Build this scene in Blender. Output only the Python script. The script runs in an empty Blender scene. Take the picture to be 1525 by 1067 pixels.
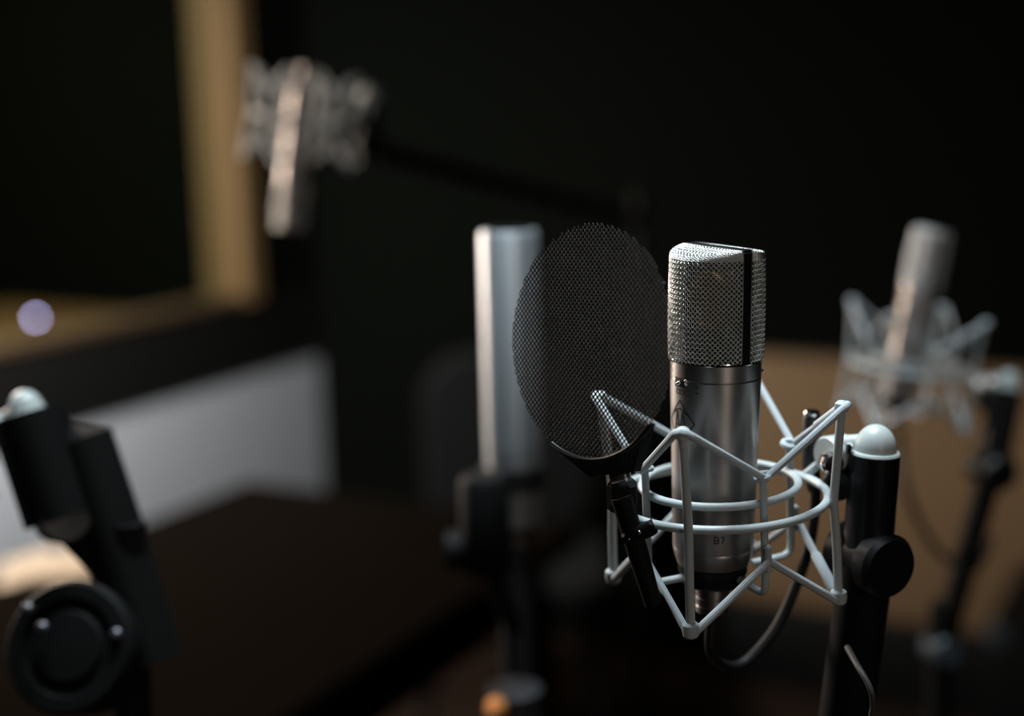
import bpy, math, random
from math import sin, cos, pi, radians, sqrt
from mathutils import Vector, Matrix

SC = bpy.context.scene
COL = SC.collection

# ------------------------------------------------------------------ camera
FPX = 2118.0                     # focal length in pixels of the 1525 px wide frame
PITCH, HEAD, ROLL = radians(10.5), radians(28.0), radians(1.3)
MIC = Vector((0.0, 0.0, 1.35))   # joint of grille and body of the main microphone
DMIC = 0.784
Zup = Vector((0, 0, 1))
Fh = Vector((-sin(HEAD), cos(HEAD), 0))
F = Fh * cos(PITCH) - Zup * sin(PITCH)
R0 = Vector((cos(HEAD), sin(HEAD), 0))
U0 = R0.cross(F)
CU = U0 * cos(ROLL) + R0 * sin(ROLL)
CR = R0 * cos(ROLL) - U0 * sin(ROLL)
def ray(px, py):
    return F + CR * ((px - 762.5) / FPX) - CU * ((py - 533.5) / FPX)
CAM = MIC - ray(1066, 532) * DMIC
def at(px, py, d):
    return CAM + ray(px, py) * d
def on_z(px, py, z):
    r = ray(px, py); return CAM + r * ((z - CAM.z) / r.z)
def on_x(px, py, x):
    r = ray(px, py); return CAM + r * ((x - CAM.x) / r.x)
def on_y(px, py, y):
    r = ray(px, py); return CAM + r * ((y - CAM.y) / r.y)

cd = bpy.data.cameras.new('camera')
cam = bpy.data.objects.new('camera', cd); COL.objects.link(cam)
m = Matrix((CR, CU, -F)).transposed().to_4x4(); m.translation = CAM
cam.matrix_world = m
cd.sensor_width = 36.0; cd.lens = 36.0 * FPX / 1525.0
cd.clip_start = 0.02; cd.clip_end = 60
cd.dof.use_dof = True; cd.dof.focus_distance = 0.758; cd.dof.aperture_fstop = 2.1
SC.camera = cam

# ------------------------------------------------------------------ view, world
vs = SC.view_settings
vs.view_transform = 'Standard'; vs.look = 'None'; vs.gamma = 1.0; vs.exposure = 0.0
vs.use_curve_mapping = False
w = bpy.data.worlds.new('world'); SC.world = w; w.use_nodes = True
w.node_tree.nodes['Background'].inputs[0].default_value = (0.55, 0.7, 0.5, 1)
w.node_tree.nodes['Background'].inputs[1].default_value = 0.004
SC.cycles.use_denoising = True
SC.cycles.max_bounces = 8; SC.cycles.use_adaptive_sampling = False

# local axes at the main microphone: x right, y away from the camera, z up
YAW = radians(19.85)
RX = Vector((cos(YAW), sin(YAW), 0)); RY = Vector((-sin(YAW), cos(YAW), 0))
def loc(x, y, z):
    return MIC + RX * x + RY * y + Zup * z

# ------------------------------------------------------------------ lights of the studio
def area(name, pos, target, sx, sy, power, col):
    l = bpy.data.lights.new(name, 'AREA'); l.shape = 'RECTANGLE'; l.size = sx; l.size_y = sy
    l.energy = power; l.color = col
    o = bpy.data.objects.new(name, l); COL.objects.link(o)
    o.location = pos
    o.rotation_euler = (target - pos).to_track_quat('-Z', 'Y').to_euler()
    return o
area('ceiling_panel_lamp', loc(-0.20, 0.28, 1.30), loc(-0.08, 0.18, 0), 0.5, 0.6, 7.3, (0.80, 0.93, 1.0)).data.spread = radians(66)
area('tall_lamp_behind_camera', loc(0.95, -1.75, 0.45), loc(0, 0, -0.05), 0.28, 1.1, 4.7, (1.0, 0.89, 0.79))
area('warm_side_lamp', loc(-1.40, 1.15, 0.30), loc(0.0, 0.5, 0.05), 0.20, 0.8, 27.0, (1.0, 0.82, 0.68))
_cx = CAM.x - sin(radians(35.85)) * 4.2                      # plane of the left wall
_wp = on_x(40, 620, _cx)
area('wall_washer_lamp', _wp + Vector((0.36, -0.42, 1.0)), _wp + Vector((0, 0.05, 0)), 0.3, 0.3, 42.0, (0.96, 0.98, 1.0))

# ------------------------------------------------------------------ materials
def mat(name, col, rough=0.5, metal=0.0, spec=0.5, noise=None, bump=None, aniso=0.0, emit=None, sheen=0):
    mt = bpy.data.materials.new(name); mt.use_nodes = True
    nt = mt.node_tree; b = nt.nodes['Principled BSDF']
    b.inputs['Base Color'].default_value = (*col, 1); b.inputs['Roughness'].default_value = rough
    b.inputs['Metallic'].default_value = metal; b.inputs['Specular IOR Level'].default_value = spec
    tc = nt.nodes.new('ShaderNodeTexCoord')
    if noise:
        sc, col2, stretch = noise
        mp = nt.nodes.new('ShaderNodeMapping'); mp.inputs['Scale'].default_value = stretch
        nz = nt.nodes.new('ShaderNodeTexNoise'); nz.inputs['Scale'].default_value = sc; nz.inputs['Detail'].default_value = 5
        mx = nt.nodes.new('ShaderNodeMix'); mx.data_type = 'RGBA'
        mx.inputs[6].default_value = (*col, 1); mx.inputs[7].default_value = (*col2, 1)
        nt.links.new(tc.outputs['Object'], mp.inputs[0]); nt.links.new(mp.outputs[0], nz.inputs[0])
        nt.links.new(nz.outputs[0], mx.inputs[0]); nt.links.new(mx.outputs[2], b.inputs['Base Color'])
    if bump:
        sc, st = bump
        nz = nt.nodes.new('ShaderNodeTexNoise'); nz.inputs['Scale'].default_value = sc
        bp = nt.nodes.new('ShaderNodeBump'); bp.inputs['Strength'].default_value = st; bp.inputs['Distance'].default_value = 0.001
        nt.links.new(tc.outputs['Object'], nz.inputs[0]); nt.links.new(nz.outputs[0], bp.inputs['Height'])
        nt.links.new(bp.outputs[0], b.inputs['Normal'])
    if aniso:
        tg = nt.nodes.new('ShaderNodeTangent'); tg.direction_type = 'RADIAL'; tg.axis = 'Z'
        b.inputs['Anisotropic'].default_value = aniso; b.inputs['Anisotropic Rotation'].default_value = 0.25
        nt.links.new(tg.outputs[0], b.inputs['Tangent'])
    if emit:
        b.inputs['Emission Color'].default_value = (*emit[0], 1); b.inputs['Emission Strength'].default_value = emit[1]
    return mt
M = {
 'paint':   mat('grey_paint', (0.50, 0.55, 0.56), 0.42, noise=(300, (0.44, 0.49, 0.50), (1, 1, 1))),
 'elastic': mat('grey_elastic', (0.52, 0.57, 0.60), 0.75, bump=(2500, 0.5)),
 'nickel':  mat('brushed_nickel', (0.43, 0.40, 0.38), 0.40, 1.0, aniso=0.55, noise=(60, (0.39, 0.365, 0.345), (1, 1, 14))),
 'wire':    mat('grille_wire', (0.90, 0.90, 0.88), 0.28, 1.0, noise=(200, (0.80, 0.80, 0.78), (1, 1, 1))),
 'chrome':  mat('chrome', (0.70, 0.70, 0.70), 0.15, 1.0, noise=(120, (0.62, 0.62, 0.62), (1, 1, 1))),
 'silver':  mat('satin_silver', (0.60, 0.64, 0.68), 0.40, 0.55, aniso=0.7, noise=(40, (0.55, 0.59, 0.63), (1, 1, 10))),
 'darkmetal': mat('dark_band_metal', (0.02, 0.02, 0.02), 0.30, 0.6, noise=(80, (0.028, 0.028, 0.027), (1, 1, 1))),
 'engrave': mat('engraving', (0.012, 0.010, 0.009), 0.6, noise=(90, (0.02, 0.017, 0.015), (1, 1, 1))),
 'gold':    mat('capsule_gold', (0.42, 0.22, 0.08), 0.4, 1.0, noise=(150, (0.34, 0.17, 0.06), (1, 1, 1))),
 'black':   mat('black_plastic', (0.010, 0.0105, 0.010), 0.42, noise=(120, (0.014, 0.0145, 0.014), (1, 1, 1))),
 'blackmetal': mat('black_metal', (0.005, 0.0055, 0.006), 0.36, spec=0.35, noise=(120, (0.007, 0.0075, 0.008), (1, 1, 1))),
 'blackmatte': mat('black_matte', (0.003, 0.0033, 0.003), 0.65, spec=0.15, noise=(120, (0.0045, 0.0045, 0.0045), (1, 1, 1))),
 'screen':  mat('screen_black_steel', (0.006, 0.006, 0.0057), 0.36, spec=0.4, noise=(200, (0.008, 0.008, 0.0075), (1, 1, 1))),
 'rubber':  mat('cable_rubber', (0.006, 0.006, 0.006), 0.55, spec=0.25, noise=(120, (0.014, 0.014, 0.014), (1, 1, 1))),
 'greycable': mat('grey_cable', (0.045, 0.043, 0.04), 0.6, noise=(120, (0.035, 0.033, 0.03), (1, 1, 1))),
 'white':   mat('white_plastic', (0.52, 0.56, 0.55), 0.35, noise=(60, (0.48, 0.52, 0.51), (1, 1, 1))),
 'wood':    mat('oak_wood', (0.195, 0.115, 0.046), 0.5, noise=(9, (0.145, 0.083, 0.032), (6, 6, 0.6))),
 'darkwood': mat('dark_wood', (0.0048, 0.0034, 0.0024), 0.85, spec=0.0, noise=(7, (0.003, 0.0022, 0.0017), (8, 0.8, 1))),
 'wallblack': mat('black_wall_foam', (0.0021, 0.0026, 0.0014), 0.9, spec=0.05, noise=(30, (0.0028, 0.0034, 0.002), (1, 1, 1))),
 'wallgrey': mat('pale_grey_wall', (0.55, 0.56, 0.57), 0.7, noise=(14, (0.50, 0.51, 0.52), (1, 1, 1)), bump=(300, 0.2)),
 'trim':    mat('dark_trim', (0.005, 0.0048, 0.004), 0.6, spec=0.2, noise=(30, (0.007, 0.0065, 0.0055), (1, 6, 1))),
 'tan':     mat('tan_panel_cloth', (0.215, 0.130, 0.062), 0.85, noise=(25, (0.19, 0.116, 0.056), (1, 1, 1)), bump=(500, 0.4)),
 'floor':   mat('dark_floor_boards', (0.028, 0.014, 0.008), 0.4, noise=(5, (0.014, 0.008, 0.005), (6, 0.6, 1))),
 'fabric':  mat('charcoal_fabric', (0.0045, 0.0045, 0.0042), 0.9, spec=0.2, noise=(80, (0.006, 0.006, 0.006), (1, 1, 1))),
 'palewood': mat('pale_wood', (0.62, 0.46, 0.28), 0.5, noise=(10, (0.50, 0.36, 0.2), (1, 8, 1))),
 'darksill': mat('dark_sill_wood', (0.07, 0.042, 0.018), 0.5, noise=(9, (0.045, 0.027, 0.012), (6, 0.6, 6))),  # darker tone of the frame wood, used on the sill
 'bluesteel': mat('blue_grey_steel', (0.05, 0.065, 0.075), 0.4, 0.3, noise=(60, (0.04, 0.052, 0.06), (1, 1, 1))),
 'steel':   mat('dark_steel', (0.10, 0.10, 0.11), 0.4, 0.8, noise=(60, (0.08, 0.08, 0.09), (1, 1, 6))),
 'orangeglint':  mat('orange_glint', (0.80, 0.33, 0.10), 0.5, 0.5, noise=(60, (0.7, 0.28, 0.08), (1, 1, 1))),  # orange base colour stands in for a warm reflection on the pole collar
 'paper':   mat('cream_paper', (0.36, 0.27, 0.18), 0.8, noise=(40, (0.32, 0.235, 0.155), (1, 1, 1))),
 'led':     mat('lavender_led', (0.5, 0.45, 0.9), 0.4, emit=((0.62, 0.55, 1.0), 30.0)),
 'orangeled': mat('orange_led', (0.9, 0.4, 0.1), 0.4, emit=((1.0, 0.36, 0.06), 9.0)),
}
gm = bpy.data.materials.new('window_glass'); gm.use_nodes = True
nt = gm.node_tree; nt.nodes.clear()
out = nt.nodes.new('ShaderNodeOutputMaterial'); mx = nt.nodes.new('ShaderNodeMixShader')
tr = nt.nodes.new('ShaderNodeBsdfTransparent'); gl = nt.nodes.new('ShaderNodeBsdfGlossy'); fr = nt.nodes.new('ShaderNodeFresnel')
gl.inputs['Roughness'].default_value = 0.02; tr.inputs[0].default_value = (0.86, 0.9, 0.87, 1)
mx.inputs[0].default_value = 0.07; nt.links.new(tr.outputs[0], mx.inputs[1]); nt.links.new(gl.outputs[0], mx.inputs[2]); nt.links.new(mx.outputs[0], out.inputs[0])
M['glass'] = gm
gz = bpy.data.materials.new('fine_inner_gauze'); gz.use_nodes = True
nt = gz.node_tree; b_ = nt.nodes['Principled BSDF']; b_.inputs['Roughness'].default_value = 0.5
b_.inputs['Base Color'].default_value = (0.03, 0.028, 0.026, 1); b_.inputs['Alpha'].default_value = 0.72
M['gauze'] = gz

# ------------------------------------------------------------------ mesh helpers
class MB:
    def __init__(s): s.v = []; s.f = []
    def add(s, vs, fs):
        o = len(s.v); s.v += [tuple(v) for v in vs]; s.f += [tuple(i + o for i in f) for f in fs]; return s
    def box(s, c, size, rot=None, bev=0.0):
        c = Vector(c); hx, hy, hz = [d / 2 for d in size]; b = min(bev, hx, hy, hz)
        pts = []; faces = []
        if b <= 0:
            pts = [Vector((x * hx, y * hy, z * hz)) for x in (-1, 1) for y in (-1, 1) for z in (-1, 1)]
            faces = [(0, 1, 3, 2), (4, 6, 7, 5), (0, 4, 5, 1), (2, 3, 7, 6), (0, 2, 6, 4), (1, 5, 7, 3)]
        else:       # chamfered box: rings along z
            def ring(ix, iy, z):
                x0, y0 = hx - ix, hy - iy
                k = b * 0.999
                q = [(x0, y0 - k), (x0 - k, y0), (-x0 + k, y0), (-x0, y0 - k), (-x0, -y0 + k), (-x0 + k, -y0), (x0 - k, -y0), (x0, -y0 + k)]
                return [Vector((a, bb, z)) for a, bb in q]
            rs = [ring(b * 0.7, b * 0.7, -hz), ring(0, 0, -hz + b), ring(0, 0, hz - b), ring(b * 0.7, b * 0.7, hz)]
            for r in rs: pts += r
            for k in range(3):
                for i in range(8):
                    j = (i + 1) % 8; faces.append((k * 8 + i, k * 8 + j, k * 8 + 8 + j, k * 8 + 8 + i))
            faces.append(tuple(reversed(range(8)))); faces.append(tuple(range(24, 32)))
        if rot is not None: pts = [rot @ p for p in pts]
        return s.add([p + c for p in pts], faces)
    def tube(s, pts, rad, n=10, closed=False, caps=True):
        pts = [Vector(p) for p in pts]; N = len(pts)
        rr = rad if isinstance(rad, (list, tuple)) else [rad] * N
        def tan(i):
            if closed: d = pts[(i + 1) % N] - pts[i - 1]
            else: d = pts[min(i + 1, N - 1)] - pts[max(i - 1, 0)]
            return d.normalized()
        t = tan(0); ref = Vector((0, 0, 1)) if abs(t.z) < 0.9 else Vector((1, 0, 0))
        u = (ref - t * ref.dot(t)).normalized()
        vs = []; fs = []
        for i in range(N):
            t = tan(i); u = (u - t * u.dot(t))
            u = u.normalized() if u.length > 1e-9 else t.orthogonal().normalized()
            w_ = t.cross(u)
            for k in range(n):
                a = 2 * pi * k / n
                vs.append(pts[i] + (u * cos(a) + w_ * sin(a)) * rr[i])
        for i in range(N if closed else N - 1):
            j = (i + 1) % N
            for k in range(n):
                l = (k + 1) % n
                fs.append((i * n + k, i * n + l, j * n + l, j * n + k))
        if caps and not closed:
            fs.append(tuple(reversed(range(n)))); fs.append(tuple(range((N - 1) * n, N * n)))
        return s.add(vs, fs)
    def lathe(s, prof, n=48, frame=None, cap=True):
        """prof: list of (r, z) from one end to the other; frame: Matrix 4x4"""
        vs = []; fs = []
        for r, z in prof:
            for k in range(n):
                a = 2 * pi * k / n; p = Vector((r * cos(a), r * sin(a), z))
                vs.append(frame @ p if frame is not None else p)
        for i in range(len(prof) - 1):
            for k in range(n):
                l = (k + 1) % n
                fs.append((i * n + k, i * n + l, i * n + n + l, i * n + n + k))
        if cap:
            fs.append(tuple(reversed(range(n)))); fs.append(tuple(range((len(prof) - 1) * n, len(prof) * n)))
        return s.add(vs, fs)
    def ball(s, c, r, n=16, m_=10):
        pr = [(max(r * sin(pi * i / m_), 1e-5), -r * cos(pi * i / m_)) for i in range(m_ + 1)]
        return s.lathe(pr, n, Matrix.Translation(Vector(c)))
    def build(s, name, material, parent=None, smooth=True, angle=35, kind=None, label=None):
        me = bpy.data.meshes.new(name); me.from_pydata(s.v, [], s.f); me.update()
        if smooth:
            me.polygons.foreach_set('use_smooth', [True] * len(me.polygons))
            me.set_sharp_from_angle(angle=radians(angle))
        me.materials.append(material)
        o = bpy.data.objects.new(name, me); COL.objects.link(o)
        if parent is not None: o.parent = parent
        if kind: o['kind'] = kind
        if label: o['label'] = label
        return o
def frame_to(p, d):
    """matrix that puts local z along d at p"""
    q = Vector(d).to_track_quat('Z', 'Y').to_matrix().to_4x4(); q.translation = Vector(p); return q
def thing(name, label, cat, group=None, location=None, rot=None):
    o = bpy.data.objects.new(name, None); COL.objects.link(o); o.empty_display_size = 0.05
    o['label'] = label; o['category'] = cat
    if group: o['group'] = group
    if rot is not None:
        mm = rot.to_4x4(); mm.translation = location; o.matrix_world = mm
    elif location is not None: o.location = location
    return o
def tag(o, label, cat, group=None):
    o['label'] = label; o['category'] = cat
    if group: o['group'] = group
    return o
def struct(o): o['kind'] = 'structure'; return o
def copy_tree(o, parent=None):
    c = o.copy(); COL.objects.link(c); c.parent = parent
    for ch in list(o.children): copy_tree(ch, c)
    return c
def bez(pts, n=12):
    """smooth Catmull-Rom through the points"""
    P = [Vector(p) for p in pts]; P = [P[0] * 2 - P[1]] + P + [P[-1] * 2 - P[-2]]; o = []
    for i in range(1, len(P) - 2):
        for k in range(n):
            t = k / n; a, b, c, d = P[i - 1], P[i], P[i + 1], P[i + 2]
            o.append(0.5 * ((2 * b) + (c - a) * t + (2 * a - 5 * b + 4 * c - d) * t * t + (3 * b - a - 3 * c + d) * t ** 3))
    o.append(P[-2]); return o
mm_ = 0.001

# ------------------------------------------------------------------ the room
corner = CAM + Vector((-sin(radians(35.85)), cos(radians(35.85)), 0)) * 4.2
WX, WY = corner.x, corner.y            # left wall plane x = WX, back wall plane y = WY
XR, YF, HC = WX + 5.6, WY - 6.2, 2.8   # right wall, wall behind the camera, ceiling height
T = 0.12
def slab(name, x0, x1, y0, y1, z0, z1, material, parent=None):
    return MB().box(((x0 + x1) / 2, (y0 + y1) / 2, (z0 + z1) / 2), (x1 - x0, y1 - y0, z1 - z0)).build(name, material, parent, smooth=False)
CX = WX - 2.6                           # far wall of the control room behind the window
struct(slab('floor', CX - T, XR + T, YF - T, WY + T, -0.1, 0, M['floor']))
struct(slab('ceiling', CX - T, XR + T, YF - T, WY + T, HC, HC + 0.1, M['wallblack']))
struct(slab('wall_back', CX - T, XR + T, WY, WY + T, 0, HC, M['wallblack']))
struct(slab('wall_right', XR, XR + T, YF, WY, 0, HC, M['wallblack']))
struct(slab('wall_front', CX - T, XR + T, YF - T, YF, 0, HC, M['wallblack']))
struct(slab('wall_control_room', CX - T, CX, YF, WY, 0, HC, M['wallblack']))
# window: the frame's right post and its bottom rail are in the picture
zrail = on_x(372, 447, WX).z; yp1 = on_x(382, 300, WX + 0.02).y; yp0 = on_x(350, 300, WX + 0.02).y
zg = on_x(300, 575, WX).z               # top of the pale lower wall
zwin = zrail
struct(slab('wall_left', WX - T, WX, YF, WY, 0, zg, M['wallgrey']))
wy0 = yp1 - 2.1
wl = struct(slab('wall_left_upper', WX - T, WX, yp1, WY, zg, HC, M['wallblack']))
struct(slab('wall_left_far', WX - T, WX, YF, wy0, zg, HC, M['wallblack']))
struct(slab('wall_left_lintel', WX - T, WX, wy0, yp1, 2.35, HC, M['wallblack']))
struct(slab('trim_1', WX - T, WX + 0.006, wy0 - 0.1, WY, zg, zwin, M['trim']))
win = struct(thing('window_1', 'oak framed control room window above the pale wall', 'window', None, Vector((WX, wy0, zwin))))
del win['label']; del win['category']
win.location = (0, 0, 0)
pw = yp1 - yp0
slab('window_post', WX - T, WX + 0.02, yp1 - pw * 0.75, yp1, zwin, 2.35, M['wood'], win)
slab('window_jamb', WX - 0.06, WX - 0.03, yp1 - pw, yp1 - pw * 0.75, zwin, 2.35, M['wood'], win)
slab('window_post', WX - T, WX + 0.03, wy0, wy0 + 0.09, zwin, 2.35, M['wood'], win)
slab('window_sill', WX - 0.05, WX + 0.012, wy0 + 0.09, yp1 - pw * 0.75, zwin, zwin + 0.022, M['darksill'], win)
slab('window_head', WX - T, WX + 0.03, wy0 + 0.09, yp1 - pw * 0.75, 2.27, 2.35, M['wood'], win)
slab('window_pane', WX - 0.045, WX - 0.037, wy0 + 0.09, yp1 - pw, zwin + 0.022, 2.27, M['glass'], win)

# ------------------------------------------------------------------ microphone (built once, copied)
RB = 25.3
FR_A = radians(51)                       # the front of the capsule looks to the left of the camera
nf = Vector((-sin(FR_A), -cos(FR_A), 0)); sf = Vector((sin(radians(39)), -cos(radians(39)), 0))
def head_pt(a, zt, sgn):
    """point on the grille half shell: a = arc, zt = height along the profile"""
    th = a / RB
    t = max(0.0, (zt - 55.3) / 21.0); t = min(t, 1.06)
    e = t * t * (3 - 2 * t) * 0.35 + t * 0.65
    z = zt if zt < 55.3 else 55.3 + 5.2 * (sin(min(t, 1) * pi / 2) * 0.55 + 0.45 * t)
    r = RB * (1 + 0.018 * sin(pi * min(zt, 50) / 50) - 0.02 * t)
    n = r * max(cos(th), 1e-4)
    if t > 0:
        lim = 3.7 + 30 * max(0.0, 1 - e); n = n / (1 + (n / lim) ** 8) ** 0.125
    return nf * (sgn * n) + sf * (r * sin(th)) + Vector((0, 0, z)), n
def make_weave(sgn):
    mb = MB(); D = 2.75; amp = 0.56; wr = 0.37; step = D / 8; ZM = 76.0
    def emit(run):
        if len(run) >= 3: mb.tube(run, wr * mm_, 5, caps=False)
    amax = RB * pi / 2
    for kind in (0, 1):
        rng = range(int((-amax - ZM) / D) - 1, int((amax + ZM) / D) + 2)
        for i in rng:
            run = []
            n = int((ZM + 0.001) / step)
            for q in range(n + 1):
                zt = q * step
                a = i * D + zt if kind == 0 else i * D - zt
                ok = abs(a) < amax
                if ok:
                    p, dep = head_pt(a, zt, sgn); ok = dep > 2.7
                if not ok:
                    emit(run); run = []; continue
                p1, _ = head_pt(a + 0.2, zt, sgn); p2, _ = head_pt(a, zt + 0.2, sgn)
                nrm = (p1 - p).cross(p2 - p)
                if nrm.length < 1e-9: continue
                nrm.normalize()
                if nrm.dot(nf * sgn * 0.5 + Vector((p.x, p.y, 0)) * 0.02) < 0: nrm = -nrm
                ph = (a + zt) / D if kind == 0 else (a - zt) / D
                h = amp * cos(pi * (ph + i)) * (1 if kind == 0 else -1)
                run.append((p + nrm * h) * mm_)
            emit(run)
    return mb
def on_cyl(u, z, r, base):
    a = base + u / r
    return Vector((r * cos(a), r * sin(a), z)) * mm_
def stroke(mb, pts, wd, rfun, base, th=0.12):
    """flat engraved-looking line laid on the body: pts are (u, z) in mm"""
    for (u0, z0), (u1, z1) in zip(pts[:-1], pts[1:]):
        L = sqrt((u1 - u0) ** 2 + (z1 - z0) ** 2); nx, nz = -(z1 - z0) / L * wd / 2, (u1 - u0) / L * wd / 2
        n = max(1, int(abs(u1 - u0) / 1.0) + 1)
        for q in range(n):
            a0, a1 = q / n, (q + 1) / n
            P = []
            for (f_, sg) in ((a0, 1), (a1, 1), (a1, -1), (a0, -1)):
                u = u0 + (u1 - u0) * f_ + nx * sg; z = z0 + (z1 - z0) * f_ + nz * sg
                P.append((u, z))
            vs = [on_cyl(u, z, rfun(z) - 0.3, base) for u, z in P] + [on_cyl(u, z, rfun(z) + th, base) for u, z in P]
            mb.add(vs, [(0, 1, 2, 3), (7, 6, 5, 4), (0, 4, 5, 1), (1, 5, 6, 2), (2, 6, 7, 3), (3, 7, 4, 0)])
def body_r(z):
    return 25.0 + (z + 10) * 0.0245 if z < -10 else 25.0
def make_mic():
    t = thing('studio_microphone', 'brushed nickel studio microphone with woven wire grille', 'microphone')
    S = lambda pr: [(r * mm_, z * mm_) for r, z in pr]
    b = MB().lathe(S([(24.4, -10.2), (body_r(-10.8), -10.8), (body_r(-60), -60), (body_r(-107), -107), (22.3, -107.8), (22.45, -108.4), (22.2, -110), (21.3, -114), (19.9, -118), (17, -118.6)]), 96).build('body', M['nickel'], t)
    MB().lathe(S([(23.6, -0.9), (25.0, -1.2), (25.0, -9.6), (24.4, -10.2)]), 96).build('collar', M['nickel'], t)
    MB().lathe(S([(23.0, 0.6), (25.7, 0.6), (25.9, 0.0), (25.7, -0.9), (23.6, -1.1)]), 96).build('grille_rim', M['chrome'], t)
    MB().lathe(S([(17, -118.4), (19.4, -118.9), (19.4, -122.8), (18.6, -123.3), (18.3, -128.5), (16.8, -130), (9, -130.2)]), 64).build('base_ring', M['blackmetal'], t)
    c = MB().lathe(S([(9, -129.9), (9.8, -131), (9.8, -136), (9.2, -136.4), (9.2, -138), (9.8, -138.4), (9.8, -141), (9.2, -141.4), (9.2, -143), (9.6, -143.4), (9.4, -147), (7, -148)]), 40).build('connector', M['nickel'], t)
    make_weave(1).build('grille_mesh', M['wire'], t, kind='stuff', angle=180)
    make_weave(-1).build('grille_mesh', M['wire'], t, kind='stuff', angle=180)
    # dark band over the head, standing between the two grille halves
    fr = Matrix((sf, nf, Vector((0, 0, 1)))).transposed()
    band = MB()
    for sx in (-1, 1): band.box(fr @ Vector((sx * 24.6, 0, 30)) * mm_, (1.8 * mm_, 5.8 * mm_, 60 * mm_), fr, 0.4 * mm_)
    band.box(fr @ Vector((0, 0, 60.6)) * mm_, (49.6 * mm_, 7.0 * mm_, 1.6 * mm_), fr, 0.4 * mm_)
    bo = band.build('grille_band', M['darkmetal'], t, angle=20)
    for sy in (-1, 1):
        e = MB()
        path = [fr @ Vector((x, sy * yy, z)) * mm_ for x, yy, z in ((-25.4, 2.9, 0.5), (-25.4, 2.9, 30), (-25.4, 2.9, 60.4), (-25, 3.4, 61), (0, 3.5, 61), (25, 3.4, 61), (25.4, 2.9, 60.4), (25.4, 2.9, 30), (25.4, 2.9, 0.5))]
        e.tube(path, 0.32 * mm_, 6).build('band_edge', M['wire'], bo)
    lin = MB(); nu, nv = 36, 22; vs_ = []; fs_ = []
    for sgn in (1, -1):
        o_ = len(vs_)
        for i in range(nv + 1):
            for j in range(nu + 1):
                p, _ = head_pt((j / nu - 0.5) * pi * RB * 0.985, 0.5 + i / nv * 73.0, sgn)
                vs_.append(Vector((p.x * 0.945, p.y * 0.945, p.z * 0.975)) * mm_)
        for i in range(nv):
            for j in range(nu):
                q = o_ + i * (nu + 1) + j; fs_.append((q, q + 1, q + nu + 2, q + nu + 1))
    lin.add(vs_, fs_).build('inner_gauze', M['gauze'], t)
    # capsule inside the head
    cf = frame_to(Vector((0, 0, 0.031)), nf)
    cp = MB().lathe(S([(5, -6), (16.5, -5.5), (17, -4.5), (17, 4.5), (16.5, 5.5), (14.5, 5.7), (14.2, 5.2), (2, 5.2)]), 40, cf).build('capsule', M['gold'], t)
    MB().lathe(S([(7, 0.3), (6, 4), (4, 6), (4, 14)]), 20).build('capsule_mount', M['black'], t)
    # switch, symbols and engraved emblem on the front
    base = math.atan2(nf.y, nf.x)
    sw = MB()
    P = [(-4.4, -6.8), (4.4, -6.8), (4.4, -12.6), (-4.4, -12.6)]
    stroke(sw, [(-4.2, -11.4), (4.2, -11.4)], 5.4, lambda z: 25.0, base, 0.10)
    so = sw.build('switch_slot', M['engrave'], t)
    MB().ball(on_cyl(-0.6, -12.0, 25.6, base), 1.3 * mm_).ball(on_cyl(0.1, -11.6, 25.2, base), 1.2 * mm_).build('switch_knob', M['chrome'], so)
    MB().ball(on_cyl(5.0, -9.8, 25.0, base), 1.0 * mm_).ball(on_cyl(5.2, -11.8, 25.0, base), 0.9 * mm_).build('slot_screw', M['chrome'], so)
    g = MB()
    for k in (-1, 1):
        circ = [(k * 1.5 + 1.5 * cos(q * pi / 6), -16.6 + 1.4 * sin(q * pi / 6)) for q in range(13)]
        stroke(g, circ, 0.45, body_r, base)
    stroke(g, [(-2.9, -14.8), (0, -15.3)], 0.45, body_r, base)
    g.build('pattern_symbol', M['engrave'], t)
    g = MB()
    for zz in (-12.8, -16.0):
        stroke(g, [(11.0, zz), (12.8, zz)], 0.6, body_r, base)
    g.build('index_mark', M['chrome'], t)
    g = MB(); zc = -33.5
    stroke(g, [(0, zc + 12.2), (10.4, zc), (0, zc - 12.2), (-10.4, zc), (0, zc + 12.2)], 0.8, body_r, base)
    stroke(g, [(-5.4, zc + 4.6), (-2.6, zc + 6.9), (0, zc + 7.5), (2.6, zc + 6.9), (5.4, zc + 4.6)], 0.8, body_r, base)
    for k in (-1, 1):
        c0 = k * 2.3
        stroke(g, [(c0 - 2.2, zc - 5.6), (c0, zc + 6.2), (c0 + 2.2, zc - 5.6)], 0.9, body_r, base)
        stroke(g, [(c0 - 1.6, zc - 1.6), (c0 + 1.6, zc - 1.6)], 0.7, body_r, base)
    g.build('emblem', M['engrave'], t, label='engraved double A inside a diamond')
    g = MB(); zc = -100.0
    def dig(pts, u0): stroke(g, [(u0 + u, zc + z) for u, z in pts], 0.6, body_r, base)
    dig([(0, 0), (2.2, 0), (2.2, 3.6), (0, 3.6), (0, 0)], 21); dig([(0, 1.8), (2.2, 1.8)], 21)
    dig([(0, 3.6), (2.2, 3.6), (0.8, 0)], 24.4)
    g.build('model_number', M['engrave'], t, label='small engraved number 87')
    # small screw standing out on the side
    MB().lathe(S([(1.2, 0), (1.3, 1.0), (0.8, 1.6)]), 14, frame_to(Vector((cos(0.12) * 24.8, sin(0.12) * 24.8, -8)) * mm_, (cos(0.12), sin(0.12), 0))).build('screw', M['chrome'], t)
    return t

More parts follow.
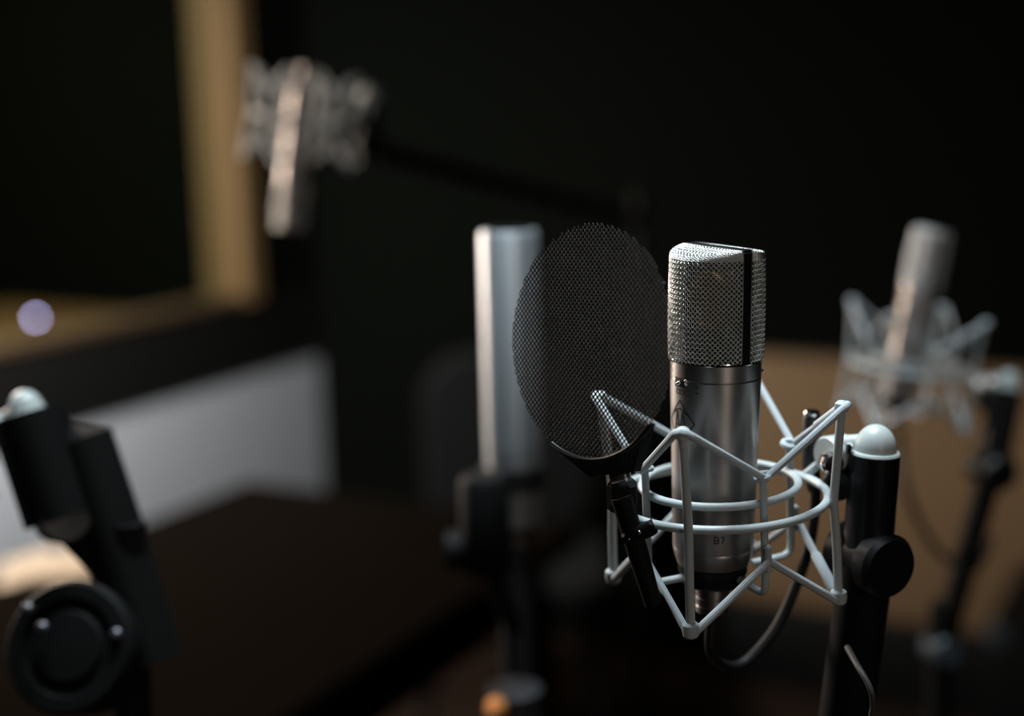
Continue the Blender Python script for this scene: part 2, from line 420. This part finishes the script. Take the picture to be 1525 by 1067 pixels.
# ------------------------------------------------------------------ shock mount (built once, copied)
OA = [radians(-15 + 90 * k) for k in range(4)]      # outer rods: right, back, left, front
IA = [radians(30 + 90 * k) for k in range(4)]       # inner posts between them
ZT, ZB, ZR1, ZR2 = -25.5, -134, -80, -72.5
def pol(a, r, z): return Vector((r * cos(a), r * sin(a), z)) * mm_
def make_mount():
    t = thing('shock_mount', 'pale grey wire shock mount with crossed elastic cords', 'shock mount')
    ring = lambda r, z: [pol(2 * pi * k / 72, r, z) for k in range(72)]
    MB().tube(ring(59.5, ZR1), 2.45 * mm_, 12, closed=True).build('outer_ring', M['paint'], t)
    MB().tube(ring(43.5, ZR2), 2.3 * mm_, 12, closed=True).build('inner_ring', M['paint'], t)
    for a in OA:
        o = MB().tube(bez([pol(a, 68.5, ZT), pol(a, 66, -52), pol(a, 63.8, ZR1 + 4), pol(a, 63.8, ZR1 - 4), pol(a, 65, -107), pol(a, 65.5, ZB)], 5), 2.45 * mm_, 12).build('outer_rod', M['paint'], t)
        for z, s in ((ZT, 1), (ZB, -1)):
            MB().lathe([(2.4 * mm_, -3.5 * mm_), (3.6 * mm_, -2.6 * mm_), (3.9 * mm_, 0), (3.5 * mm_, 2.2 * mm_), (2.0 * mm_, 3.4 * mm_), (0.3 * mm_, 3.7 * mm_)], 18, Matrix.Translation(pol(a, 68.4 if s > 0 else 65.6, z)) @ Matrix.Diagonal((1, 1, s, 1) if s > 0 else (1.22, 1.22, -1.3, 1))).build('rod_cap', M['paint'], o)
    for i, a in enumerate(IA):
        p = MB().tube(bez([pol(a, 46.3, -54), pol(a, 46.3, -75), pol(a, 46.3, -100), pol(a, 46.0, -118), pol(a, 43, -122.6), pol(a, 36, -123.6), pol(a, 19.6, -123.6)], 5), 2.1 * mm_, 10).build('inner_post', M['paint'], t)
        MB().tube([pol(a, 49.5, -96), pol(a, 49.5, -109)], 2.0 * mm_, 10).ball(pol(a, 49.5, -96), 2.3 * mm_, 10, 6).build('lower_peg', M['paint'], p)
        # loop of cord around the top of the post
        q = []
        for k in range(14):
            an = 2 * pi * k / 14
            q.append(pol(a, 46.3, -57) + Vector((cos(an) * -sin(a), cos(an) * cos(a), 0)) * 3.4 * mm_ + Vector((cos(a), sin(a), 0)) * 3.6 * mm_ * sin(an) + Vector((0, 0, 1)) * 1.2 * mm_ * cos(an))
        MB().tube(q, 1.9 * mm_, 8, closed=True).build('cord_loop', M['elastic'], p)
    n = len(OA)
    for k, a in enumerate(OA):
        nxt, prv = IA[k], IA[k - 1]
        for z0, z1, up in ((ZT, -57.5, 1), (ZB, -103, -1)):
            rin = 48.6 if up > 0 else 50.6
            apex = pol(a, 71.6 if up > 0 else 63.8, z0 + 1.5 * up)
            l0, l1 = pol(prv, rin, z1), pol(nxt, rin, z1)
            ro = 70.6 if up > 0 else 64.5; s0 = pol(a - 0.045, ro, z0 + 0.6 * up); s1 = pol(a + 0.045, ro, z0 + 0.6 * up)
            pts = [l0, l0.lerp(s0, 0.5), l0.lerp(s0, 0.93), s0, apex, s1, l1.lerp(s1, 0.93), l1.lerp(s1, 0.5), l1]
            rr = [2.1, 2.15, 2.2, 2.2, 2.1, 2.2, 2.2, 2.15, 2.1]
            path = []; rad = []
            for i in range(len(pts)): path.append(pts[i]); rad.append(rr[i] * mm_)
            c = MB().tube(path, rad, 10).build('elastic_cord', M['elastic'], t)
            if k == 0:
                MB().tube([l1.lerp(s1, 0.45), l1.lerp(s1, 0.48), l1.lerp(s1, 0.9), l1.lerp(s1, 0.95)], [2.3 * mm_, 3.1 * mm_, 3.3 * mm_, 2.4 * mm_], 10).build('cord_sleeve', M['elastic'], c)
    return t

mic_proto = make_mic(); mount_proto = make_mount()
def place(o, location, rot):
    mm = rot.to_4x4(); mm.translation = location; o.matrix_world = mm
base_rot = Matrix.Rotation(YAW, 3, 'Z')
# a hair of lean so that the axes run as in the photograph
lean_mic = Matrix.Rotation(radians(0.6), 3, RY)
lean_cage = Matrix.Rotation(radians(-1.8), 3, RY) @ Matrix.Rotation(radians(1.5), 3, RX)
place(mic_proto, MIC, lean_mic @ base_rot)
place(mount_proto, MIC, lean_cage @ base_rot)
mic_proto['label'] = 'brushed nickel microphone with engraved diamond emblem behind the round black screen'
mic_proto['group'] = 'studio microphones'
mount_proto['label'] = 'pale grey wire shock mount around the microphone with the engraved emblem'
mount_proto['group'] = 'shock mounts'

# ------------------------------------------------------------------ stands
def stand(label, attach, dome, clutch, foot, tilt=None, head_r=0.0140, group='microphone stands', legs_yaw=0.3, poletop=None, tube_mat='blackmetal'):
    t = thing('microphone_stand', label, 'microphone stand', group, Vector((0, 0, 0)))
    axis = (dome - clutch).normalized()
    side = (attach - dome); side = (side - axis * side.dot(axis)).normalized()
    front = axis.cross(side)
    if front.dot(CAM - dome) < 0: front = -front
    # white domed cap with flange
    fr = frame_to(dome, axis)
    S = lambda pr: [(r * mm_, z * mm_) for r, z in pr]
    MB().lathe(S([(11.5, -7), (13.6, -5.8), (14.0, -4.6), (13.4, -3.4), (12.0, -3.0)] + [(12.0 * cos(q * pi / 20), -3.0 + 15.0 * sin(q * pi / 20)) for q in range(1, 10)] + [(0.3, 12.0)]), 40, fr).build('dome_cap', M['white'], t)
    MB().tube([dome - axis * 0.005, clutch], head_r, 28).build('head_tube', M[tube_mat], t)
    # swivel between the tube and the ring of the shock mount
    sp = dome + side * 0.0225 - axis * 0.008
    sd = MB().lathe(S([(2, -8), (9.5, -8), (10.6, -6.5), (10.6, 6.5), (9.5, 8), (2, 8)]), 32, frame_to(sp, (front + side * 0.55).normalized())).build('swivel_joint', M['white'], t)
    MB().tube([dome + axis * 0.002, sp + axis * 0.005], 0.0052, 14).build('swivel_neck', M['white'], sd)
    MB().lathe(S([(2, 0), (6.2, 0), (7.0, 1.5), (7.0, 6), (5.5, 8), (0.5, 8.5)]), 10, frame_to(sp + (front + side * 0.2).normalized() * 0.008 - axis * 0.003, (front * 0.8 - side * 0.7).normalized())).build('swivel_knob', M['chrome'], t)
    MB().lathe(S([(2, -9), (8, -8.5), (9, -7), (9, 7), (8, 8.5), (2, 9)]), 24, frame_to(sp - axis * 0.017 - side * 0.004, front)).build('swivel_base', M['blackmetal'], t)
    MB().box(dome - side * 0.0 + side * 0.0125 - axis * 0.002 + front * 0.0085, (0.005, 0.004, 0.006), frame_to((0, 0, 0), axis).to_3x3(), 0.0008).build('clip', M['chrome'], t)
    pts = bez([sp + side * 0.006, sp.lerp(attach, 0.55) + axis * 0.001, attach], 6)
    MB().tube(pts, 0.0026, 12).build('mount_arm', M['paint'], t)
    # clutch: fat horizontal drum
    cfv = (front * 0.55 - side * 0.83).normalized()
    MB().lathe(S([(4, -21), (15, -21), (17.5, -18.5), (17.5, -9), (15.8, -8), (15.8, 6), (18.5, 8), (18.8, 17), (16.5, 20.5), (4, 21)]), 44, frame_to(clutch, cfv)).build('clutch', M['blackmetal'], t)
    kn = MB().lathe(S([(3, 0), (6, 0.5), (6.5, 6), (5, 8), (0.5, 8.4)]), 20, frame_to(clutch - cfv * 0.0195, -cfv)).build('clutch_bolt', M['chrome'], t)
    # pole to the floor, three legs
    hub = Vector((foot.x, foot.y, 0.16))
    if poletop is None:
        MB().tube([clutch, clutch.lerp(hub, 0.45), hub], [0.0155, 0.0155, 0.017], 24).build('pole', M['blackmatte'], t)
    else:
        MB().tube([clutch, poletop], 0.0125, 20).build('boom', M['blackmatte'], t)
        MB().tube([poletop + Zup * 0.05, hub], 0.0135, 20).build('pole', M['blackmatte'], t)
        MB().lathe(S([(4, -18), (13, -18), (16, -15), (16, 15), (13, 18), (4, 18)]), 32, frame_to(poletop, (front + CR * 0.8).normalized())).build('boom_clutch', M['bluesteel' if tube_mat == 'blackmetal' and poletop.z < 1.3 else 'blackmatte'], t)  # leaning stand's clutch is tinted blue-grey in place of its cool highlight
    MB().lathe(S([(6, -30), (22, -28), (24, -10), (24, 10), (20, 26), (8, 28)]), 24, frame_to(hub, Zup)).build('leg_hub', M['black'], t)
    for k in range(3):
        a = legs_yaw + 2 * pi * k / 3; d = Vector((cos(a), sin(a), 0))
        MB().tube([hub + d * 0.01, hub + d * 0.19 - Zup * 0.10, hub + d * 0.27 - Zup * 0.149], 0.010, 12).build('leg', M['blackmatte'], t)
    return t

att = MIC + lean_cage @ (base_rot @ pol(radians(35), 60.5, ZR1 + 1))
dome1 = loc(0.0895, 0.022, -0.0545); cl1 = loc(0.0865, 0.022, -0.121)
stand('black microphone stand with white dome carrying the mount of the emblem microphone', att, dome1, cl1, loc(-0.02, 0.05, 0), legs_yaw=0.9)

# ------------------------------------------------------------------ round screen in front of the microphone
PC = at(876.5, 508.5, DMIC - 0.036); PRAD = 0.0622
pray = (PC - CAM).normalized()
pright = (CR - pray * CR.dot(pray)).normalized()
pn = (-pray * cos(radians(47)) - pright * sin(radians(47))).normalized()
pu = (CU - pn * CU.dot(pn)).normalized(); px_ = pu.cross(pn)
t = thing('pop_filter', 'round black perforated metal pop filter clamped in front of the emblem microphone', 'pop filter', None, Vector((0, 0, 0)))
pm = MB(); PP = 2.28 * mm_; hr = 0.86 * mm_; th = 0.30 * mm_
e1 = px_ * cos(radians(42)) + pu * sin(radians(42)); e2 = -px_ * sin(radians(42)) + pu * cos(radians(42))
N = int(PRAD / PP) + 2
def clampr(u, v):
    r = sqrt(u * u + v * v)
    if r > PRAD: u, v = u * PRAD / r, v * PRAD / r
    return u, v
for i in range(-N, N + 1):
    for j in range(-N, N + 1):
        u0, v0 = i * PP, j * PP
        if sqrt(u0 * u0 + v0 * v0) > PRAD - 0.1 * PP: continue
        outer = []; inner = []
        for k in range(8):
            a = k * pi / 4 + pi / 8 * 0
            cx, cy = cos(a), sin(a); q = max(abs(cx), abs(cy))
            outer.append(clampr(u0 + cx / q * PP / 2, v0 + cy / q * PP / 2))
            inner.append(clampr(u0 + cx * hr, v0 + cy * hr))
        vs_ = []
        for (u, v) in outer: vs_.append(PC + e1 * u + e2 * v + pn * th)
        for (u, v) in inner: vs_.append(PC + e1 * u + e2 * v + pn * 0.02 * mm_)
        for (u, v) in inner: vs_.append(PC + e1 * u + e2 * v - pn * 0.12 * mm_)
        for (u, v) in outer: vs_.append(PC + e1 * u + e2 * v - pn * th)
        fs_ = []
        for k in range(8):
            l = (k + 1) % 8
            fs_ += [(k, l, 8 + l, 8 + k), (8 + k, 8 + l, 16 + l, 16 + k), (16 + k, 16 + l, 24 + l, 24 + k)]
        pm.add(vs_, fs_)
pm.build('perforated_screen', M['screen'], t, kind='stuff', angle=180)
arc = lambda a0, a1, r, off, n=24: [PC + (px_ * cos(radians(a0 + (a1 - a0) * k / n)) + pu * sin(radians(a0 + (a1 - a0) * k / n))) * r + pn * off for k in range(n + 1)]
MB().tube(arc(-118, -42, PRAD, 0.0003), 0.0011, 10).build('holder_lip', M['blackmetal'], t)
# holder plate below the screen, tapering to the clamp
hold = MB(); A = arc(-118, -42, PRAD, 0.0, 16)
clampc = loc(-0.0500, -0.0375, -0.0690)
low = [A[0].lerp(A[-1], k / 16.0) * 0.35 + (clampc + (px_ * (k / 16.0 - 0.5) * 0.012)) * 0.65 for k in range(17)]
vsx = [p + pn * 0.0026 for p in A] + [p + pn * 0.0026 for p in low] + [p - pn * 0.0026 for p in A] + [p - pn * 0.0026 for p in low]
fsx = []
for k in range(16):
    fsx += [(k, k + 1, 18 + k, 17 + k), (34 + k, 51 + k, 52 + k, 35 + k), (k, 34 + k, 35 + k, k + 1), (17 + k, 18 + k, 52 + k, 51 + k)]
fsx += [(0, 17, 51, 34), (16, 50, 67, 33)]
hold.add(vsx, fsx).build('holder_plate', M['blackmatte'], t, smooth=False)
MB().box(clampc, (0.016, 0.014, 0.018), base_rot, 0.003).build('clamp_block', M['blackmatte'], t)
cm = loc(-0.0505, -0.0470, -0.0562)
MB().lathe([(0.001, -0.005), (0.0028, -0.005), (0.0034, -0.004), (0.0034, 0.003), (0.0022, 0.004), (0.0022, 0.006), (0.001, 0.006)], 12, frame_to(cm, RX * 0.95 + Zup * 0.25)).build('clamp_screw', M['wire'], t)
bar0, bar1 = loc(-0.0500, -0.0440, -0.0680), loc(-0.0330, -0.0440, -0.128)
dv = (bar1 - bar0)
fr3 = frame_to((0, 0, 0), dv).to_3x3()
MB().tube([bar0, bar0.lerp(bar1, 0.5), bar1], [0.0058, 0.0058, 0.0048], 16).build('clamp_bar', M['blackmatte'], t)
MB().box(loc(-0.0400, -0.0440, -0.0870), (0.020, 0.012, 0.008), base_rot @ Matrix.Rotation(radians(-25), 3, 'Y'), 0.002).build('ring_hook', M['blackmatte'], t)
MB().ball(loc(-0.0400, -0.0510, -0.0855), 0.0012, 10, 6).ball(loc(-0.0455, -0.0505, -0.0895), 0.0008, 10, 6).build('hook_rivet', M['chrome'], t)

# ------------------------------------------------------------------ cable of the main microphone
con = MIC + lean_mic @ (base_rot @ (Vector((0, 0, -146)) * mm_))
ct = thing('microphone_cable', 'black cable looping from the emblem microphone up to its mount arm', 'cable', None, Vector((0, 0, 0)))
top = loc(0.0560, 0.052, -0.0440)
cpts = [con, con - Zup * 0.028, loc(0.014, 0.028, -0.192), loc(0.034, 0.040, -0.176), loc(0.0475, 0.048, -0.150), loc(0.0565, 0.051, -0.120), loc(0.0590, 0.052, -0.090), top - Zup * 0.03]
MB().tube(bez(cpts, 10), 0.0032, 14).build('cord', M['rubber'], ct)
MB().tube([top - Zup * 0.046 + RX * 0.0022, top - Zup * 0.03, top - Zup * 0.002, top], [0.0040, 0.0052, 0.0052, 0.0046], 18).build('sleeve', M['black'], ct)
MB().lathe([(0.001, 0), (0.0046, 0), (0.0048, 0.0012), (0.0040, 0.0026), (0.0015, 0.003)], 18, frame_to(top, Zup)).build('end_cap', M['chrome'], ct)
# thin grey lead hanging by the stand
gl_ = MB().tube(bez([at(1262, 965, 0.800), at(1277, 992, 0.776), at(1294, 1022, 0.766), at(1300, 1050, 0.766), at(1294, 1100, 0.772), at(1280, 1300, 0.80), at(1262, 1700, 0.86), Vector((at(1262, 1700, 0.86).x, at(1262, 1700, 0.86).y, 0.003))], 8), 0.0017, 10).build('hanging_lead', M['greycable'])
tag(gl_, 'thin grey lead hanging in front of the black pole of the dome stand', 'cable')

# ------------------------------------------------------------------ other rigs
def rig(location, rot, mic_label, mount_label, with_mic=True, slim=0.76, mic_rot=None):
    mo = copy_tree(mount_proto); place(mo, location, rot); mo['label'] = mount_label
    mi = None
    if with_mic:
        mi = copy_tree(mic_proto); mi['label'] = mic_label
        place(mi, location, (mic_rot or rot) @ Matrix.Diagonal((slim, slim, 0.97)))
    return mi, mo
Rv = Matrix((CR, -(F - CR * 0), CU)).transposed()
viewrot = Matrix((CR, Vector((F.x, F.y, 0)).normalized(), Zup)).transposed()
# right background rig
def vrot(roll_deg, yaw_deg, pitch_deg=0):
    """upright frame facing the camera, then leaned in the picture plane"""
    return Matrix.Rotation(radians(roll_deg), 3, Fh) @ Matrix.Rotation(radians(pitch_deg), 3, R0) @ Matrix.Rotation(HEAD + radians(yaw_deg), 3, 'Z')
r2 = vrot(6.5, -22)
p2 = at(1372, 428, 1.42)
rig(p2, r2, 'bare studio microphone against the black wall above the tan panel', 'pale grey shock mount in front of the tan panel', mic_rot=vrot(10.5, -22))
a2 = p2 + r2 @ pol(radians(35), 60.5, ZR1 + 1)
dome2 = at(1502, 570, 1.42); cl2 = at(1476, 700, 1.43)
stand('black microphone stand leaning across the tan panel', a2, dome2, cl2, at(1395, 975, 1.5), poletop=at(1402, 968, 1.48), legs_yaw=2.0, head_r=0.016)
c2 = p2 + r2 @ (Vector((0, 0, -146)) * mm_)
cab = MB().tube(bez([c2, c2 - Zup * 0.02, at(1352, 735, 1.43), at(1378, 795, 1.45), at(1412, 835, 1.47), at(1450, 850, 1.47), at(1478, 800, 1.46)], 8), 0.0036, 12).build('microphone_cable', M['rubber'])
tag(cab, 'dark cable hanging in a loop in front of the tan panel', 'cable')

# upper left rig, hanging upside down
r3 = vrot(8.5, -25) @ Matrix.Rotation(pi, 3, 'X')
p3 = at(438, 271, 1.78)
rig(p3, r3, 'brightly lit microphone hanging upside down beside the wooden window frame', 'pale grey shock mount hanging beside the wooden window frame')
dome3 = at(548, 142, 1.80); cl3 = at(548, 222, 1.84)
a3 = p3 + r3 @ pol(radians(-20), 60.5, ZR1)
stand('black boom stand whose white dome holds the upside down microphone', a3, dome3, cl3, at(952, 300, 2.45), poletop=at(952, 330, 2.45), legs_yaw=0.5)

# left edge rig: only its mount's edge and its stand are in the picture
r4 = vrot(0, -15)
p4 = at(-152, 500, 1.0)
rig(p4, r4, 'studio microphone beside the stand at the pale wall', 'pale grey shock mount in front of the pale wall', with_mic=False)
a4 = p4 + r4 @ pol(radians(20), 60.5, ZR1)
dome4 = at(38, 606, 1.0); cl4 = at(92, 772, 1.0)
t4 = stand('black microphone stand with a fat head standing before the pale wall', a4, dome4, cl4, at(150, 1500, 1.0), head_r=0.026, legs_yaw=1.2, poletop=at(196, 880, 1.01), tube_mat='blackmatte')
MB().tube([at(105, 655, 1.01), at(122, 655, 1.01), at(185, 850, 1.01), at(225, 985, 1.01)], [0.012, 0.022, 0.023, 0.023], 24).build('side_arm', M['blackmatte'], t4)
dr = at(112, 965, 0.985); da = (-F + CU * 0.25 - CR * 0.15).normalized()
MB().lathe([(0.012, -0.030), (0.040, -0.030), (0.046, -0.024), (0.046, 0.010), (0.043, 0.014), (0.034, 0.014), (0.032, 0.009), (0.026, 0.009), (0.023, 0.013), (0.002, 0.014)], 48, frame_to(dr, da)).build('lower_drum', M['blackmatte'], t4)
for bx, by in ((40, 908), (62, 936), (172, 946)):
    MB().lathe([(0.002, -0.004), (0.0042, -0.004), (0.0045, 0.001), (0.0025, 0.003), (0.0005, 0.0032)], 14, frame_to(at(bx, by, 0.966), da)).build('drum_bolt', M['steel'], t4)

# ------------------------------------------------------------------ silver tube microphone behind the screen
d5 = 1.22
tp, bt = at(757, 343, d5), at(768, 800, d5)
ax = Zup.copy(); bt = Vector((tp.x, tp.y, tp.z - 0.262))
t = thing('tube_microphone', 'tall plain silver cylinder microphone standing behind the round screen', 'microphone', None, Vector((0, 0, 0)))
fr5 = frame_to(bt, Zup); L5 = 0.262
MB().lathe([(0.010, 0), (0.0215, 0.001), (0.0235, 0.004), (0.0250, L5 * 0.3), (0.0252, L5 - 0.003), (0.0243, L5 - 0.0006), (0.020, L5)], 64, fr5).build('body', M['silver'], t)
MB().lathe([(0.010, L5 - 0.001), (0.0205, L5 - 0.0008), (0.0200, L5 + 0.0012), (0.002, L5 + 0.0016)], 48, fr5).build('end_cap', M['blackmetal'], t)
MB().lathe([(0.010, -0.014), (0.0205, -0.013), (0.0225, -0.008), (0.0225, 0.0), (0.012, 0.002)], 48, fr5).build('base_ring', M['chrome'], t)
sb = thing('clip_stand', 'dark stand with a black clip holding the plain silver cylinder', 'microphone stand', None, Vector((0, 0, 0)))
clp = bt + Zup * 0.045
q5 = at(722, 770, d5 - 0.03)
MB().lathe([(0.010, -0.050), (0.018, -0.048), (0.021, -0.03), (0.021, 0.03), (0.017, 0.036), (0.004, 0.037)], 32, frame_to(q5, Zup)).build('clip_body', M['blackmatte'], sb)
MB().lathe([(0.008, -0.02), (0.016, -0.02), (0.017, 0), (0.016, 0.02), (0.008, 0.02)], 28, frame_to(at(700, 820, d5 - 0.02), CR)).build('clip_hinge', M['blackmatte'], sb)
MB().lathe([(0.0262, -0.010), (0.0290, -0.010), (0.0290, 0.010), (0.0262, 0.010), (0.0262, -0.010)], 48, frame_to(clp, Zup), cap=False).build('clip_ring', M['black'], sb)
MB().tube([clp - RX * 0.027, q5], 0.007, 12).build('clip_neck', M['blackmatte'], sb)
lowp = bt - Zup * 0.0145
MB().tube([lowp, Vector((lowp.x, lowp.y, 0.03))], 0.0155, 32).build('pole', M['steel'], sb)
MB().tube([q5 - Zup * 0.04, Vector((lowp.x, lowp.y, lowp.z - 0.09))], 0.009, 14).build('bracket', M['blackmatte'], sb)
MB().lathe([(0.018, -0.018), (0.024, -0.016), (0.024, 0.016), (0.018, 0.018)], 32, frame_to(at(767, 1052, d5 + 0.005), Zup)).build('pole_collar', M['steel'], sb)
MB().lathe([(0.003, 0), (0.008, 0.001), (0.010, 0.006), (0.008, 0.012), (0.001, 0.013)], 20, frame_to(at(748, 1056, d5 - 0.012), (-CR - F * 0.8 + CU * 0.4))).build('glint_knob', M['orangeglint'], sb)  # added knob, carries the collar's orange glint in its colour
MB().lathe([(0.02, 0), (0.13, 0.0), (0.135, 0.01), (0.12, 0.022), (0.03, 0.03)], 48, Matrix.Translation((lowp.x, lowp.y, 0))).build('base_plate', M['black'], sb)

# ------------------------------------------------------------------ furniture behind
# low tan panel against the back wall
pa = on_y(1105, 520, WY - 0.1); pb = on_y(1130, 880, WY - 0.1)
x0, x1 = on_y(1080, 530, WY - 0.1).x, on_y(1700, 560, WY - 0.1).x
ztop, zbot = on_y(1200, 537, WY - 0.1).z, on_y(1250, 915, WY - 0.1).z
t = thing('baffle_panel', 'low tan cloth panel standing at the black wall', 'panel', None, Vector((0, 0, 0)))
MB().box(((x0 + x1) / 2, WY - 0.06, (ztop + zbot) / 2), (x1 - x0, 0.08, ztop - zbot), None, 0.012).build('cloth_face', M['tan'], t)
MB().box(((x0 + x1) / 2, WY - 0.06, zbot / 2), (x1 - x0, 0.09, zbot), None, 0.006).build('plinth', M['blackmatte'], t)
# black equipment case on the floor in front of the tan panel
ec = on_y(1470, 930, WY - 0.62)
t = thing('equipment_case', 'black equipment case standing in front of the tan panel', 'case', None, Vector((ec.x + 0.3, WY - 0.40, 0)))
MB().box((0, 0, ec.z / 2 + 0.005), (0.60, 0.42, ec.z - 0.01), None, 0.01).build('case_body', M['blackmatte'], t)
for sx in (-1, 1):
    for zz in (0.03, ec.z - 0.03):
        MB().box((sx * 0.278, -0.188, zz), (0.05, 0.05, 0.06), None, 0.012).build('corner_guard', M['bluesteel'], t)
MB().box((0, -0.212, ec.z * 0.6), (0.12, 0.012, 0.03), None, 0.004).build('handle', M['blackmetal'], t)
# dark table before the pale wall
tc_ = on_z(370, 716, 0.72)
t = thing('dark_table', 'dark brown wooden table in front of the pale wall', 'table', None, Vector((0, 0, 0)))
tw, td = on_z(500, 1020, 0.72).x - tc_.x, 1.15
MB().box((tc_.x + tw / 2, tc_.y - td / 2, 0.70), (tw, td, 0.04), None, 0.006).build('table_top', M['darkwood'], t)
MB().box((tc_.x + tw / 2, tc_.y - td / 2, 0.63), (tw - 0.1, td - 0.1, 0.10), None, 0.004).build('apron', M['darkwood'], t)
for sx in (0.07, tw - 0.07):
    for sy in (0.07, td - 0.07):
        MB().box((tc_.x + sx, tc_.y - sy, 0.30), (0.06, 0.06, 0.60), None, 0.006).build('leg', M['darkwood'], t)
# chair behind
cc = at(757, 640, 3.25)
t = thing('dark_chair', 'charcoal chair with rounded back behind the silver cylinder', 'chair', None, Vector((cc.x, cc.y, 0)))
cr = Matrix.Rotation(HEAD, 3, 'Z')
t.rotation_euler = (0, 0, HEAD)
def rrect(w_, h_, r, n=6):
    o = []
    for cx, cy, a0 in ((w_ / 2 - r, h_ / 2 - r, 0), (-w_ / 2 + r, h_ / 2 - r, 90), (-w_ / 2 + r, -h_ / 2 + r, 180), (w_ / 2 - r, -h_ / 2 + r, 270)):
        for k in range(n + 1):
            a = radians(a0 + 90 * k / n); o.append((cx + r * cos(a), cy + r * sin(a)))
    return o
def pad(w_, h_, d_, r):
    mb = MB(); vs_ = []; fs_ = []
    lv = [(-d_ / 2, 0.93), (-d_ / 2 * 0.7, 0.985), (0, 1), (d_ / 2 * 0.7, 0.985), (d_ / 2, 0.93)]
    base = rrect(w_, h_, r); n = len(base)
    for z, s in lv: vs_ += [Vector((x * s, z, y * s)) for x, y in base]
    for i in range(len(lv) - 1):
        for k in range(n):
            l = (k + 1) % n; fs_.append((i * n + k, i * n + l, i * n + n + l, i * n + n + k))
    fs_.append(tuple(range(n))); fs_.append(tuple(reversed(range((len(lv) - 1) * n, len(lv) * n))))
    return vs_, fs_
v_, f_ = pad(0.42, 0.46, 0.06, 0.12)
MB().add([Vector((p.x, p.y + 0.2, p.z + 0.66)) for p in v_], f_).build('backrest', M['fabric'], t)
v_, f_ = pad(0.46, 0.44, 0.08, 0.09)
MB().add([Vector((p.x, p.z, p.y + 0.40)) for p in v_], f_).build('seat', M['fabric'], t)
for sx in (-1, 1):
    for sy in (-1, 1):
        MB().tube([(sx * 0.17, sy * 0.16, 0.37), (sx * 0.21, sy * 0.20, 0.0)], 0.012, 10).build('leg', M['blackmatte'], t)

# open notebook lying on the dark table
nb = on_z(92, 850, 0.72)
t = thing('open_notebook', 'open notebook with cream pages lying on the dark table', 'notebook', None, Vector((nb.x, nb.y, 0.7205)))
t.rotation_euler = (0, 0, HEAD + radians(12))
MB().box((0, 0, 0.0015), (0.210, 0.145, 0.003), None, 0.001).build('cover', M['black'], t)
for sx in (-1, 1):
    mb = MB(); N_ = 10; vs_ = []; fs_ = []
    for k in range(N_ + 1):
        u = k / N_; h = 0.004 + 0.014 * sin(pi * min(1, u * 1.25) ** 0.7) * (1 - u * 0.4)
        for y in (-0.07, 0.07):
            vs_ += [(sx * u * 0.102, y, h), (sx * u * 0.102, y, 0.003)]
    for k in range(N_):
        o_ = k * 4
        fs_ += [(o_, o_ + 4, o_ + 6, o_ + 2), (o_, o_ + 1, o_ + 5, o_ + 4), (o_ + 2, o_ + 6, o_ + 7, o_ + 3)]
    fs_ += [(N_ * 4, N_ * 4 + 1, N_ * 4 + 3, N_ * 4 + 2)]
    mb.add(vs_, fs_).build('page_block', M['paper'], t)

# control room behind the window: a wooden desk with small lights
dk = on_x(60, 470, WX - 0.75)
t = thing('control_desk', 'warm lit wooden desk behind the window pane', 'desk', None, Vector((0, 0, 0)))
MB().box((WX - 0.75, dk.y - 0.35, dk.z - 0.03), (0.7, 1.1, 0.04), None, 0.005).build('desk_top', M['wood'], t)
for sy in (-0.85, 0.15):
    MB().box((WX - 0.75, dk.y + sy - 0.0, (dk.z - 0.05) / 2), (0.62, 0.04, dk.z - 0.05), None, 0.004).build('side_panel', M['wood'], t)
area('control_room_lamp', Vector((WX - 0.9, dk.y - 0.5, 2.2)), Vector((WX - 0.75, dk.y - 0.3, 0)), 0.2, 0.2, 14.0, (1.0, 0.8, 0.5))
lp = on_x(53, 474, WX - 0.55)
t = thing('indicator_light', 'small lavender light glowing on the desk behind the pane', 'light', None, Vector((0, 0, 0)))
MB().ball(lp, 0.006).build('bulb', M['led'], t)
MB().lathe([(0.004, -0.0), (0.008, 0.002), (0.005, 0.012), (0.004, max(0.013, lp.z - (dk.z - 0.01)))], 14, Matrix.Translation((lp.x, lp.y, dk.z - 0.01))).build('holder', M['black'], t)
